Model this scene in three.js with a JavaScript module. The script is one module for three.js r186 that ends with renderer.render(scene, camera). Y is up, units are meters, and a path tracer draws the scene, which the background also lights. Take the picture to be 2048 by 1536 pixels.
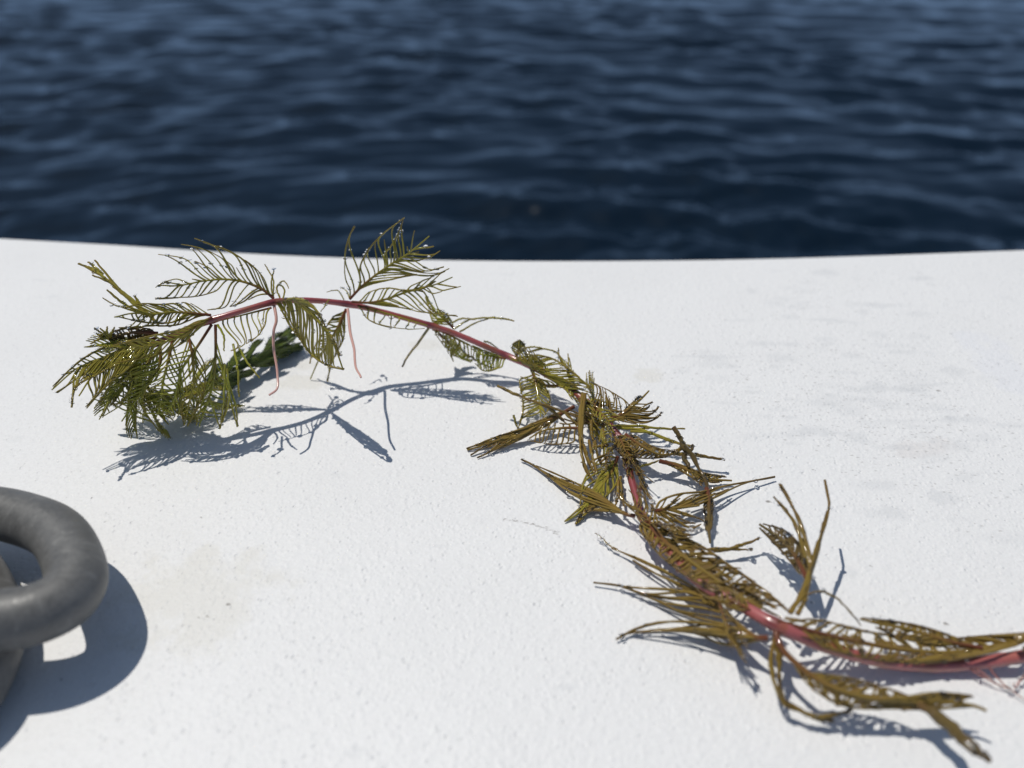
import * as THREE from 'three';
import { mergeGeometries } from 'three/addons/utils/BufferGeometryUtils.js';

// ------------------------------------------------------------------ camera, sky, sun, exposure
const scene = new THREE.Scene();
const camera = new THREE.PerspectiveCamera(53.07, 4 / 3, 0.01, 3000);
camera.position.set(0, 0.16, 0);
camera.rotation.set(-THREE.MathUtils.degToRad(36), 0, 0);
camera.focus = 0.234;
camera.userData.fStop = 7.4;
scene.add(camera);

const SUN = new THREE.Vector3(-0.362, 1, -0.304).normalize();
function makeSky() {
  const W = 512, H = 256, d = new Float32Array(W * H * 4), v = new THREE.Vector3();
  for (let j = 0; j < H; j++) for (let i = 0; i < W; i++) {
    const el = ((j + 0.5) / H - 0.5) * Math.PI, az = ((i + 0.5) / W - 0.5) * 2 * Math.PI;
    v.set(Math.cos(el) * Math.cos(az), Math.sin(el), Math.cos(el) * Math.sin(az));
    const up = Math.max(0, v.y), h = Math.pow(1 - up, 4.2), g = Math.pow(Math.max(0, v.dot(SUN)), 9);
    const c = [0.084 + 0.17 * h + 0.18 * g, 0.126 + 0.28 * h + 0.18 * g, 0.212 + 0.45 * h + 0.16 * g];
    const o = (j * W + i) * 4;
    for (let k = 0; k < 3; k++) d[o + k] = c[k];
    d[o + 3] = 1;
  }
  const t = new THREE.DataTexture(d, W, H, THREE.RGBAFormat, THREE.FloatType);
  t.mapping = THREE.EquirectangularReflectionMapping; t.magFilter = THREE.LinearFilter; t.minFilter = THREE.LinearFilter; t.needsUpdate = true;
  return t;
}
scene.background = makeSky();
scene.environment = scene.background;

const sun = new THREE.DirectionalLight(new THREE.Color(1, 0.965, 0.9), 3.0);
sun.position.copy(SUN).multiplyScalar(3); sun.target.position.set(0, 0, -0.2);
sun.castShadow = true; sun.shadow.mapSize.set(4096, 4096);
Object.assign(sun.shadow.camera, { left: -0.6, right: 0.6, top: 0.6, bottom: -0.6, near: 0.5, far: 8 });
scene.add(sun, sun.target);

const renderer = new THREE.WebGLRenderer({ antialias: true });
renderer.setSize(1024, 768);
renderer.toneMapping = THREE.LinearToneMapping;
renderer.toneMappingExposure = 0.97;
renderer.shadowMap.enabled = true;

// ------------------------------------------------------------------ helpers
let seed = 20231;
const rnd = () => { seed = (seed * 1664525 + 1013904223) >>> 0; return seed / 4294967296; };
const rr = (a, b) => a + (b - a) * rnd();
const clamp = (x, a = 0, b = 1) => Math.min(b, Math.max(a, x));
const smooth = (a, b, x) => { const t = clamp((x - a) / (b - a)); return t * t * (3 - 2 * t); };
function hash(i, j, s) { let h = (i * 374761393 + j * 668265263 + s * 974711) | 0; h = Math.imul(h ^ (h >>> 13), 1274126177); return ((h ^ (h >>> 16)) >>> 0) / 4294967296; }
function vnoise(x, y, per, s) {                                     // value noise, periodic with per cells
  const xi = Math.floor(x), yi = Math.floor(y), fx = x - xi, fy = y - yi;
  const m = (a) => ((a % per) + per) % per;
  const u = fx * fx * (3 - 2 * fx), w = fy * fy * (3 - 2 * fy);
  const a = hash(m(xi), m(yi), s), b = hash(m(xi + 1), m(yi), s), c = hash(m(xi), m(yi + 1), s), e = hash(m(xi + 1), m(yi + 1), s);
  return a + (b - a) * u + (c - a) * w + (a - b - c + e) * u * w;
}
const finish = (m) => { m.castShadow = true; m.receiveShadow = true; return m; };
const V = (p) => new THREE.Vector3(p[0] / 1000, p[1] / 1000, p[2] / 1000);
function curve(pts, closed = false) { return new THREE.CatmullRomCurve3(pts.map((p) => (p.isVector3 ? p : V(p))), closed, 'centripetal'); }

// a tapering tube through points, with a colour for every point
function tube(points, radius, color, sides = 5) {
  const n = points.length, pos = [], nor = [], col = [], idx = [];
  const T = [], t = new THREE.Vector3(), N = new THREE.Vector3(), B = new THREE.Vector3(), q = new THREE.Vector3();
  for (let i = 0; i < n; i++) T.push(new THREE.Vector3().subVectors(points[Math.min(n - 1, i + 1)], points[Math.max(0, i - 1)]).normalize());
  N.set(0, 1, 0); if (Math.abs(T[0].y) > 0.9) N.set(1, 0, 0);
  for (let i = 0; i < n; i++) {
    t.copy(T[i]); N.addScaledVector(t, -N.dot(t)).normalize(); B.crossVectors(t, N);
    const f = i / (n - 1), r = radius(f, i), c = color(f, i);
    for (let k = 0; k < sides; k++) {
      const a = (k / sides) * Math.PI * 2; q.copy(N).multiplyScalar(Math.cos(a)).addScaledVector(B, Math.sin(a));
      pos.push(points[i].x + q.x * r, Math.max(0.00008, points[i].y + q.y * r), points[i].z + q.z * r);
      nor.push(q.x, q.y, q.z); col.push(c[0], c[1], c[2]);
    }
    if (i) for (let k = 0; k < sides; k++) { const a = (i - 1) * sides + k, b = (i - 1) * sides + (k + 1) % sides, d = a + sides, e = b + sides; idx.push(a, b, d, b, e, d); }
  }
  for (const [i, s] of [[0, -1], [n - 1, 1]]) {                      // rounded ends
    const o = pos.length / 3; pos.push(points[i].x + T[i].x * s * 1e-4, Math.max(0.0001, points[i].y + T[i].y * s * 1e-4), points[i].z + T[i].z * s * 1e-4); nor.push(T[i].x * s, T[i].y * s, T[i].z * s); col.push(...color(i / (n - 1), i));
    for (let k = 0; k < sides; k++) { const a = i * sides + k, b = i * sides + (k + 1) % sides; if (s > 0) idx.push(a, b, o); else idx.push(b, a, o); }
  }
  const g = new THREE.BufferGeometry();
  g.setAttribute('position', new THREE.Float32BufferAttribute(pos, 3)); g.setAttribute('normal', new THREE.Float32BufferAttribute(nor, 3)); g.setAttribute('color', new THREE.Float32BufferAttribute(col, 3)); g.setIndex(idx);
  return g;
}

// ------------------------------------------------------------------ traced shapes, millimetres on the deck (x right, y up, z towards the viewer)
const DATA = {
  stem: [[156.2,22,-101.0],[145.9,16,-104.6],[133.0,10,-106.0],[118.1,5,-106.6],[108.5,3,-106.3],[98.2,2.2,-106.0],[87.3,3.5,-105.9],[77.4,6.5,-106.1],[69.0,9.5,-107.0],[60.5,12.5,-109.3],[54.0,10.5,-116.7],[46.5,8.5,-125.0],[41.1,7,-136.0],[37.4,5.5,-145.3],[36.0,5,-151.8],[35.3,5,-160.3],[34.5,5.5,-171.5],[33.3,6,-183.7],[26.7,7.5,-195.1],[20.8,8.5,-203.7],[10.3,10,-213.1],[-1.6,10.3,-222.7],[-11.1,14,-224.6],[-21.6,17.5,-227.2],[-27.6,19.5,-227.6],[-41.7,25,-226.5],[-54.5,29.5,-225.1],[-66.2,34,-220.0],[-75.3,37.5,-212.9],[-83.1,38,-207.1],[-92.0,37,-202.8],[-99.7,35.5,-199.4],[-106.4,33,-197.1],[-112.4,30,-196.6],[-117.5,25,-195.8],[-118.5,17,-195.0],[-112.4,11.5,-195.7],[-104.7,8.5,-203.7],[-98.7,7,-215.9],[-90.2,6,-228.4],[-84.8,5,-236.5]],
  nodes: [9,14,17,19,21,24,26,28,30,32],
  leaves: [
    {"n":"G","c":"olive","r":[[-75.7,38.4,-213.6],[-79.2,40.9,-215.0],[-85.3,43.2,-215.9],[-90.9,44.0,-215.9],[-97.0,43.9,-215.1],[-102.8,42.9,-214.5],[-108.0,42.4,-214.2]],"e":[[[[-76.6,42.2,-214.5],[-79.8,46.8,-216.2],[-84.4,50.2,-217.8],[-89.7,52.6,-219.3],[-98.9,55.4,-221.0]],8,0.03,0.34,0.35],[[[-86.1,47.0,-216.8],[-92.6,50.8,-219.0],[-98.6,53.0,-220.0],[-105.9,54.0,-220.4]],5,0.34,0.52,0.4],[[[-94.1,47.0,-216.8],[-98.8,49.0,-217.7],[-104.0,50.5,-218.2],[-110.8,51.1,-218.6]],4,0.52,0.66,0.4],[[[-99.1,44.4,-215.1],[-105.3,44.6,-215.2],[-110.2,43.4,-214.2],[-113.0,41.8,-213.4]],4,0.7,0.93,0.3],[[[-91.9,41.4,-214.1],[-98.8,39.5,-213.4],[-105.5,39.0,-213.0],[-113.2,38.7,-213.0]],8,0.45,0.9,0.4],[[[-81.2,38.9,-214.0],[-86.8,36.8,-213.2],[-91.2,35.8,-212.3],[-97.2,35.1,-212.1]],6,0.08,0.42,0.3]],"o":1,"w":0,"tr":0.26,"rr":0.38,"f":0},
    {"n":"G","c":"olive","r":[[-75.1,37.5,-212.9],[-67.1,42.7,-205.2],[-61.5,43.2,-199.7],[-55.5,40.2,-193.3],[-52.0,35.9,-189.2],[-50.0,30.2,-186.4]],"e":[[[[-66.9,43.6,-204.9],[-60.0,45.4,-198.4],[-56.6,43.7,-194.7],[-55.2,40.9,-192.9]],13,0.05,0.4,0.5],[[[-57.5,41.0,-195.2],[-53.1,38.9,-190.6],[-50.4,34.2,-187.2]],13,0.2,0.8,0.5],[[[-71.6,37.5,-209.4],[-68.4,32.6,-205.5],[-63.1,26.9,-199.7],[-56.5,27.1,-192.8],[-49.7,30.2,-186.1]],18,0.02,0.7,0.4],[[[-72.6,35.4,-210.3],[-69.8,31.7,-207.0],[-63.4,27.6,-200.2]],4,0.02,0.2,0.6]],"o":0,"w":0,"tr":0.28,"rr":0.4,"f":0},
    {"n":"G","c":"olive","s":[[[-75.9,38,-213.9],[-77.0,41,-217.7],[-76.8,44,-222.6]],[[-76.2,38,-214.8],[-76.8,42,-219.6],[-80.0,45,-224.1]],[[-74.1,38,-214.8],[-75.5,40,-217.7],[-73.8,41,-220.4],[-71.4,40,-217.2]],[[-72.8,38,-213.9],[-73.0,40,-217.2],[-74.8,41,-217.7],[-75.3,39.5,-216.7]]],"tr":0.22,"o":0,"w":0},
    {"n":"G","c":"olive","r":[[-75.8,37,-210.2],[-84.0,36.5,-206.5],[-91.9,36,-203.1]],"e":[[[[-75.8,36,-205.0],[-77.9,33,-200.7],[-82.6,31,-197.4],[-85.8,30,-195.8]],9,0.02,0.85,0.25]],"o":1,"w":0,"tr":0.24,"rr":0.3,"f":0},
    {"n":"F","c":"olive","r":[[-54.1,32.2,-224.0],[-49.7,36.4,-225.2],[-44.1,41.0,-225.4],[-38.7,44.8,-225.5],[-34.3,47.8,-225.1],[-31.4,50.0,-225.2],[-26.4,54.0,-226.1]],"e":[[[[-50.0,38.8,-225.6],[-50.0,42.3,-226.9],[-46.6,48.2,-228.4],[-41.6,53.4,-229.0],[-34.2,59.0,-229.0]],9,0.08,0.5,0.45],[[[-42.4,46.4,-226.9],[-38.9,50.2,-227.4],[-36.4,54.2,-228.3],[-34.5,58.4,-229.3]],5,0.42,0.66,0.5],[[[-33.7,50.0,-225.7],[-33.4,52.1,-226.5],[-30.0,56.8,-228.0]],2,0.72,0.76,0.6],[[[-53.2,34.4,-224.9],[-55.1,38.4,-226.3],[-55.0,45.2,-229.3],[-53.6,50.4,-231.1],[-51.2,54.8,-231.9]],3,0.0,0.12,0.8],[[[-30.5,48.8,-225.1],[-28.2,50.0,-225.0],[-24.7,51.3,-224.6]],2,0.68,0.8,0.7],[[[-34.9,45.8,-225.1],[-30.7,46.1,-224.3],[-26.4,47.8,-223.6],[-23.1,49.7,-223.8]],4,0.5,0.7,0.6],[[[-39.3,42.7,-225.1],[-34.5,43.2,-224.0],[-28.4,43.4,-222.1],[-21.7,45.6,-221.5]],8,0.3,0.62,0.4],[[[-45.3,37.8,-224.5],[-39.4,39.8,-223.7],[-32.2,41.8,-222.9],[-25.1,42.6,-221.4],[-19.9,44.8,-221.4]],8,0.1,0.42,0.4]],"o":1,"w":0,"tr":0.26,"rr":0.38,"f":0},
    {"n":"F","c":"olive","r":[[-53.4,31.4,-223.6],[-47.0,31.8,-222.4],[-41.6,33.4,-221.9],[-35.8,35.8,-221.5],[-30.0,38.0,-221.3],[-25.3,39.4,-220.6],[-19.2,42.2,-220.7]],"e":[[[[-50.4,33.0,-223.6],[-45.9,35.6,-223.7],[-40.4,37.2,-222.7],[-34.7,37.0,-221.2],[-28.5,38.4,-220.6],[-24.8,40.6,-221.3]],11,0.05,0.6,0.4],[[[-33.8,38.0,-221.8],[-29.0,40.4,-221.7],[-25.2,42.2,-221.7],[-20.5,44.4,-221.9]],4,0.5,0.75,0.4],[[[-42.7,31.4,-221.2],[-35.9,31.4,-219.6],[-30.2,30.9,-217.9],[-24.1,30.8,-216.8],[-17.8,30.8,-215.6]],12,0.1,0.72,0.3],[[[-30.0,37.4,-220.5],[-25.7,37.1,-219.1],[-20.6,38.7,-219.1],[-16.4,40.1,-218.9]],4,0.6,0.85,0.6]],"o":1,"w":0,"tr":0.26,"rr":0.38,"f":0},
    {"n":"F","c":"olive","r":[[-51.7,30,-223.6],[-40.9,25.5,-225.0],[-29.3,20.5,-226.4]],"e":[[[[-50.2,28,-221.9],[-47.0,27,-218.8],[-41.9,25.5,-217.9],[-35.4,24,-218.3],[-29.7,22.5,-221.3]],8,0.02,0.85,0.35]],"o":1,"w":0,"tr":0.26,"rr":0.38,"f":0},
    {"n":"F","c":"olive","r":[[-55.5,29,-223.0],[-58.3,24,-219.4],[-62.1,18,-220.0],[-67.4,9,-223.0],[-71.8,0.5,-222.5]],"e":[[[[-58.4,28,-222.8],[-61.4,25,-221.4],[-64.5,20,-221.3],[-69.4,12,-222.9],[-71.5,6,-224.7]],14,0.02,0.7,0.3],[[[-55.8,26,-220.7],[-56.8,20,-218.6],[-60.1,14,-219.0],[-62.9,8,-219.2],[-64.6,3,-218.1]],13,0.02,0.6,0.35]],"o":0,"w":0,"tr":0.28,"rr":0.4,"f":0},
    {"n":"F","c":"olive","s":[[[-57.1,29.5,-228.3],[-59.2,32,-230.2],[-62.2,33,-227.4]],[[-60.1,34,-220.9],[-61.3,33,-217.1],[-62.2,32,-216.1]],[[-55.4,30,-228.9],[-56.8,31,-232.0],[-58.7,32,-232.7]]],"tr":0.16,"o":0,"w":0},
    {"n":"E","c":"green","r":[[-20.4,17,-230.2],[-25.8,22,-232.0],[-30.4,26,-236.9]],"e":[[[[-27.6,20,-228.6],[-28.7,23,-232.2],[-30.3,26,-235.9]],7,0.1,0.9,0.3],[[[-20.4,18,-231.0],[-22.8,21.5,-231.9],[-26.2,23.5,-232.8]],7,0.05,0.6,0.3]],"o":0,"w":1,"tr":0.3,"rr":0.4,"f":0},
    {"n":"E","c":"olive","s":[[[-20.2,18,-228.1],[-15.4,20,-230.5],[-8.3,22,-228.9],[-3.9,22.8,-227.3],[0.5,23,-225.4]],[[-20.9,19,-230.8],[-17.3,20.5,-231.1],[-12.8,21,-229.4]],[[-18.3,17,-227.9],[-12.9,19.5,-229.5],[-7.4,22,-228.9]],[[-7.9,22,-228.9],[-3.4,23,-226.9],[0.7,23,-225.3]]],"tr":0.26,"o":0,"w":0},
    {"n":"E","c":"olive","r":[[-27.5,19,-227.5],[-21.2,16,-226.7],[-15.4,13,-225.9],[-10.4,11,-224.4],[-4.5,9,-222.1]],"e":[[[[-27.0,18,-226.3],[-24.3,13,-225.9],[-21.5,8,-225.3],[-20.6,6.5,-224.9]],8,0.0,0.4,0.3],[[[-19.8,13,-225.0],[-15.0,9,-224.7],[-10.4,7,-222.4],[-5.5,6,-221.2]],12,0.3,0.95,0.25]],"o":1,"w":0,"tr":0.26,"rr":0.38,"f":0},
    {"n":"E","c":"green","r":[[-27.2,18,-228.1],[-21.7,10,-229.6],[-18.4,5,-229.8],[-14.5,2,-231.5]],"e":[[[[-22.8,12,-233.0],[-18.4,7,-232.3],[-14.4,3,-230.9]],9,0.1,0.8,0.3],[[[-23.8,10,-230.5],[-21.4,6,-230.1],[-15.0,1.5,-231.7]],9,0.1,0.8,0.3]],"o":0,"w":1,"tr":0.34,"rr":0.45,"f":0},
    {"n":"D","c":"olive","r":[[1.7,10,-222.9],[2.4,16,-219.8],[2.6,19,-219.0]],"e":[[[[-0.1,12,-223.1],[0.4,16,-221.6],[2.4,19,-219.3]],7,0.05,0.8,0.4],[[[4.8,11,-223.7],[4.2,16,-221.1],[2.8,19,-219.3]],7,0.05,0.8,0.4]],"o":0,"w":0,"tr":0.28,"rr":0.35,"f":0},
    {"n":"D","c":"olive","s":[[[5.0,11,-223.7],[10.5,14,-221.7],[13.8,13.5,-221.3],[15.9,12,-221.2],[16.1,9,-221.8]],[[4.9,13,-223.9],[8.5,14.5,-222.0],[11.3,14,-221.4]],[[5.3,11,-223.9],[8.1,12.5,-222.8],[11.0,14,-221.8]],[[-9.9,13,-228.1],[-7.8,12.5,-227.7],[-5.0,11,-226.4]]],"tr":0.24,"o":0,"w":0},
    {"n":"D","c":"olive","r":[[1.7,11,-220.5],[5.4,11.5,-216.2],[8.6,11.5,-212.7],[12.6,11,-209.1],[17.3,10,-204.7]],"e":[[[[4.2,13,-219.7],[9.1,14.5,-217.0],[13.9,15,-213.7],[18.5,15,-208.5],[21.9,14,-204.5],[24.7,12.5,-201.7],[26.1,11.5,-199.6]],19,0.02,0.95,0.3],[[[12.6,12,-209.8],[17.3,12.5,-205.8],[20.8,11.5,-203.0],[25.6,11,-200.1]],8,0.5,0.98,0.2]],"o":1,"w":0,"tr":0.3,"rr":0.45,"f":0},
    {"n":"D","c":"olive","r":[[7.2,10.5,-212.1],[8.1,9,-207.5],[8.5,7.5,-203.4],[9.1,6,-199.4],[9.3,4.5,-195.9]],"e":[[[[2.2,10,-212.4],[2.9,7.5,-207.4],[3.6,5.5,-203.2],[3.4,3.5,-197.9],[1.9,1,-194.5]],14,0.02,0.85,0.3],[[[11.5,8.5,-206.1],[12.5,7,-202.0],[11.1,5,-196.8],[9.8,4,-195.7]],10,0.1,0.85,0.3]],"o":1,"w":0,"tr":0.3,"rr":0.42,"f":0},
    {"n":"D","c":"green","r":[[-2.1,10,-221.5],[-6.7,10,-222.9],[-10.8,11,-222.7],[-14.4,12,-224.9]],"e":[[[[-2.6,8,-219.9],[-6.7,6,-220.3],[-9.8,5.5,-220.4],[-13.0,6,-224.6]],10,0.02,0.8,0.3],[[[-4.7,10.5,-222.6],[-9.8,12,-223.5],[-14.1,13.5,-224.5]],8,0.1,0.9,0.3]],"o":0,"w":0,"tr":0.3,"rr":0.38,"f":0},
    {"n":"C","c":"olive","s":[[[0.5,4.5,-196.8],[1.0,3,-195.4],[1.9,1,-194.1]],[[12.4,5,-195.6],[9.2,4,-194.2],[5.5,3,-193.9]]],"tr":0.3,"o":0,"w":0},
    {"n":"C","c":"brown","s":[[[-4.7,12,-202.7],[-0.2,11.5,-199.6],[4.5,11,-197.1],[10.3,10.5,-194.3],[16.1,9.5,-192.5],[21.0,9,-189.8]],[[4.5,11,-197.0],[11.0,10,-194.2],[15.0,7,-192.7],[17.5,6,-190.2]],[[-3.6,12,-202.0],[1.2,11.5,-198.8],[6.8,11,-195.8]],[[16.1,9.5,-192.5],[19.6,8,-189.2],[22.3,7,-186.8]],[[11.4,10,-194.2],[13.8,8.5,-193.1],[16.5,7,-191.2]]],"tr":0.34,"o":0,"w":0},
    {"n":"C","c":"brown","r":[[24.1,9,-198.6],[26.7,9,-195.5],[29.8,9,-193.6],[33.5,9,-193.2],[37.4,9,-192.8]],"e":[[[[37.1,11,-195.2],[34.7,11.5,-197.2],[31.0,12,-200.5],[27.6,12.5,-202.7],[25.0,13,-203.6]],10,1,0.15,0.35]],"o":1,"w":0,"tr":0.3,"rr":0.45,"f":0},
    {"n":"C","c":"brown","r":[[31.4,8,-190.7],[35.0,9,-191.7],[38.5,11,-193.6],[41.0,12,-195.4],[44.0,13,-198.6]],"e":[[[[35.0,9.5,-192.5],[37.5,10.5,-194.3],[39.9,12,-195.8],[40.9,12.5,-196.7]],8,0.1,0.8,0.3],[[[37.8,9,-190.2],[41.5,9.5,-192.5],[43.4,10.5,-193.2],[43.8,11,-194.4]],4,0.2,0.4,0.7],[[[38.1,8.5,-189.0],[42.9,9,-190.6],[45.2,10.5,-191.3],[46.4,11,-193.1]],5,0.05,0.3,0.7],[[[38.0,8,-187.6],[42.6,8.5,-188.2],[45.5,10,-188.6],[47.1,10.5,-190.5]],4,0,0.15,0.8],[[[40.2,10,-191.9],[41.9,11,-193.1],[44.6,12,-193.9]],2,0.4,0.5,0.7]],"o":0,"w":0,"tr":0.32,"rr":0.5,"f":0},
    {"n":"C","c":"brown","s":[[[22.7,12,-198.9],[21.7,10,-190.4],[21.0,8,-182.0],[21.2,6,-175.8],[22.2,4,-169.8],[24.5,2,-167.9]],[[23.6,12,-198.5],[22.3,10,-190.4],[21.6,8.3,-183.4],[22.1,5.5,-176.4],[24.3,3,-171.6]],[[23.0,12,-198.1],[21.1,9.5,-189.2],[20.5,8,-182.0]],[[24.9,9,-188.3],[24.8,7,-183.2],[25.9,5,-178.6]],[[24.8,7,-177.9],[27.2,6.5,-179.1],[29.5,6.5,-179.6]]],"tr":0.42,"o":0,"w":0},
    {"n":"C","c":"brown","r":[[20.1,8,-196.8],[13.9,6.5,-193.3],[9.1,5,-191.5],[3.3,3.5,-188.1],[-4.9,2,-186.3],[-14.1,0.7,-183.9]],"e":[[[[15.1,7,-195.0],[8.0,5.5,-192.3],[1.6,4.5,-189.1],[-4.9,3,-187.7],[-10.7,1.5,-185.8],[-14.3,0.8,-184.4]],14,0.05,0.75,0.4],[[[13.8,5.5,-192.3],[6.8,3.5,-189.2],[-0.2,2,-185.6],[-6.0,1.2,-183.0],[-10.7,0.5,-180.4]],14,0.05,0.75,0.4],[[[4.4,4,-189.4],[-2.6,3,-187.3],[-7.2,2,-185.3],[-12.8,0.6,-181.6]],6,0.3,0.7,0.6]],"o":0,"w":1,"tr":0.34,"rr":0.5,"f":0},
    {"n":"C","c":"brown","r":[[21.6,7,-186.8],[17.8,6.5,-187.8],[13.6,6,-188.0],[9.7,5,-188.2],[5.5,3.5,-186.3]],"e":[[[[22.7,4.5,-185.2],[18.1,3.5,-183.9],[12.4,3,-184.0],[8.5,3,-184.8],[5.1,3,-185.9]],10,0.02,0.85,0.3],[[[20.6,7.5,-189.1],[17.1,7,-189.0],[12.6,6.5,-190.3],[9.1,5.5,-190.1]],6,0.05,0.8,0.3]],"o":1,"w":0,"tr":0.3,"rr":0.42,"f":0},
    {"n":"C","c":"olive","s":[[[32.4,8,-186.7],[40.1,8.5,-186.3],[44.7,8,-185.9],[50.8,7,-186.6],[54.3,6.5,-187.4]],[[32.8,8,-185.9],[37.8,8,-185.6],[43.5,8,-185.8]],[[37.3,8,-185.6],[41.7,8,-184.4],[46.7,6.5,-183.1],[52.1,5,-182.1],[56.5,4,-181.7]],[[36.7,8,-184.2],[42.1,7.8,-184.0],[47.8,6,-182.5],[52.3,4.8,-181.6]],[[33.3,5,-172.3],[38.3,5.5,-171.1],[43.8,6,-172.8]]],"tr":0.33,"o":0,"w":0},
    {"n":"C","c":"brown","r":[[35.1,8,-182.7],[36.8,9,-178.8],[39.7,9,-175.4],[43.9,8,-173.5],[48.8,7,-175.0],[52.6,6.5,-178.3]],"e":[[[[36.3,8.5,-183.2],[38.6,9.5,-179.2],[42.0,9,-176.0],[46.3,8,-175.2],[52.3,6,-176.5]],13,0.02,0.8,0.3],[[[31.8,7.5,-180.5],[33.6,7,-177.0],[36.4,6.5,-174.2],[43.1,6,-174.1],[49.1,6,-175.8]],15,0.02,0.75,0.3],[[[30.7,7,-183.2],[31.7,6,-179.2],[33.5,5,-175.9],[36.8,5,-174.3]],8,0.0,0.3,0.3]],"o":0,"w":1,"tr":0.3,"rr":0.45,"f":0},
    {"n":"C","c":"brown","s":[[[48.6,6,-176.2],[55.0,5.5,-176.4],[59.8,5,-175.6],[64.4,4.5,-174.9]],[[49.5,6.5,-176.3],[51.9,7,-177.7],[55.7,6,-179.4]],[[48.8,6,-175.8],[51.2,6,-175.8],[55.8,5.3,-176.1],[63.9,4.6,-175.1]]],"tr":0.42,"o":0,"w":0},
    {"n":"C","c":"dark","s":[[[49.1,11.8,-181.7],[50.1,10.8,-180.4],[51.1,9.5,-177.9],[52.5,8,-175.5],[54.1,7,-174.4],[55.3,5.5,-171.4],[56.5,4.5,-168.0],[56.9,4.2,-164.6],[56.5,4,-161.2]],[[51.7,7.5,-174.4],[51.7,6.2,-173.3],[52.5,5.7,-171.5],[52.5,5.5,-170.3]],[[51.1,9,-177.4],[51.8,8.2,-175.6],[54.2,7.5,-176.1],[54.8,7.8,-178.1]],[[49.3,11.6,-181.6],[51.0,9.8,-178.5],[52.3,8.2,-175.8]]],"tr":0.55,"o":0,"w":0},
    {"n":"C","c":"brown","r":[[44.1,6,-172.8],[49.3,5,-171.7],[54.7,4,-169.2],[58.9,3,-168.1],[65.5,2,-168.5]],"e":[[[[46.4,6,-173.2],[51.9,5,-171.3],[56.0,4.2,-169.6],[61.3,3.2,-169.3],[63.9,2.5,-169.6]],8,0.02,0.8,0.5],[[[45.9,5.5,-172.4],[50.8,4.5,-169.6],[54.3,3.5,-166.9],[55.9,3,-165.0]],8,0.02,0.7,0.4],[[[54.5,3.8,-168.2],[58.7,3,-166.8],[63.5,2,-168.2]],5,0.4,0.8,0.5]],"o":0,"w":1,"tr":0.36,"rr":0.55,"f":0},
    {"n":"C","c":"olive","r":[[31.8,6,-174.6],[29.9,4.5,-170.1],[26.7,3.5,-165.5],[23.1,2.5,-160.4],[18.8,1.5,-155.5],[15.2,0.6,-153.3]],"e":[[[[29.4,6,-177.3],[25.2,4.5,-173.3],[21.7,3.5,-168.0],[20.3,2.5,-162.8],[19.6,2,-158.0]],4,0.0,0.12,0.8],[[[27.1,5,-170.8],[24.1,3,-164.4],[20.9,2,-159.1],[15.1,0.8,-153.1]],9,0.05,0.6,0.5],[[[31.9,4,-169.7],[30.6,3.5,-165.5],[27.0,2.5,-161.0],[21.8,1.5,-156.1],[18.0,0.5,-152.2]],11,0.02,0.6,0.5]],"o":0,"w":0,"tr":0.34,"rr":0.45,"f":0},
    {"n":"C","c":"brown","s":[[[20.8,8,-180.1],[20.9,6.5,-175.0],[22.2,5,-170.2],[24.2,3,-166.3]],[[23.5,8,-180.1],[24.2,6,-175.6],[25.1,4.5,-170.7],[25.6,3.5,-167.3]],[[25.5,8,-180.1],[25.8,6,-175.6],[27.1,4.5,-172.3]],[[21.7,7.5,-178.6],[23.1,5.5,-173.5],[24.7,4,-168.7]],[[30.8,4,-168.1],[31.4,3,-162.9],[32.4,2,-157.1]],[[31.3,4,-166.2],[30.6,3,-161.4],[29.7,2.2,-157.8]],[[32.1,4,-168.1],[32.0,3,-162.3],[32.1,2.2,-157.8]],[[25.3,7.5,-180.0],[24.3,5.5,-174.5],[25.4,3.5,-168.0]],[[23.6,5,-173.4],[25.7,5.5,-174.5],[28.7,6,-176.3]]],"tr":0.34,"o":0,"w":0},
    {"n":"B","c":"brown","r":[[34.1,5,-151.0],[31.1,4.5,-152.6],[28.9,4,-156.0],[26.7,3.5,-159.4]],"e":[[[[26.9,3.5,-157.0],[20.9,2.6,-159.7],[15.9,2,-164.6],[10.8,1.5,-171.4],[6.5,1.2,-176.3],[3.1,1,-179.1]],8,0.0,0.95,0.75],[[[24.9,2.5,-156.6],[21.7,2,-156.2],[19.6,1.2,-155.3],[18.0,0.5,-152.2]],9,0.1,1,0.4],[[[23.6,2.5,-164.0],[19.3,2.2,-166.8],[14.1,1.8,-169.8],[10.2,1.5,-172.4]],3,0.5,1,0.5]],"o":1,"w":0,"tr":0.36,"rr":0.5,"f":0},
    {"n":"B","c":"brown","r":[[39.7,5,-152.9],[43.3,5,-153.7],[47.5,5,-154.3],[52.8,5,-155.1]],"e":[[[[39.3,5.5,-153.2],[42.3,7,-155.4],[48.0,6.5,-158.3],[55.0,5,-160.7],[62.5,3.5,-164.7],[70.9,2.5,-167.7],[78.8,1.5,-170.6]],7,0.0,0.8,0.8],[[[43.2,6,-153.6],[46.4,6.5,-155.9],[52.5,5.5,-159.0],[58.2,4.2,-160.4],[63.4,3.2,-163.8]],5,0.1,0.7,0.5],[[[41.6,4.5,-152.8],[46.3,4,-152.1],[50.4,3.7,-152.2],[53.4,3,-151.1]],4,0.0,0.4,0.6],[[[41.9,4,-151.9],[45.5,3,-150.9],[48.4,2.6,-150.7],[51.1,2.5,-150.8]],3,0.0,0.1,0.8],[[[41.0,4,-151.3],[45.0,2.5,-149.7],[49.0,2,-148.9],[52.7,2,-150.7]],3,0.0,0.1,0.8]],"o":1,"w":0,"tr":0.38,"rr":0.5,"f":0},
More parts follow.
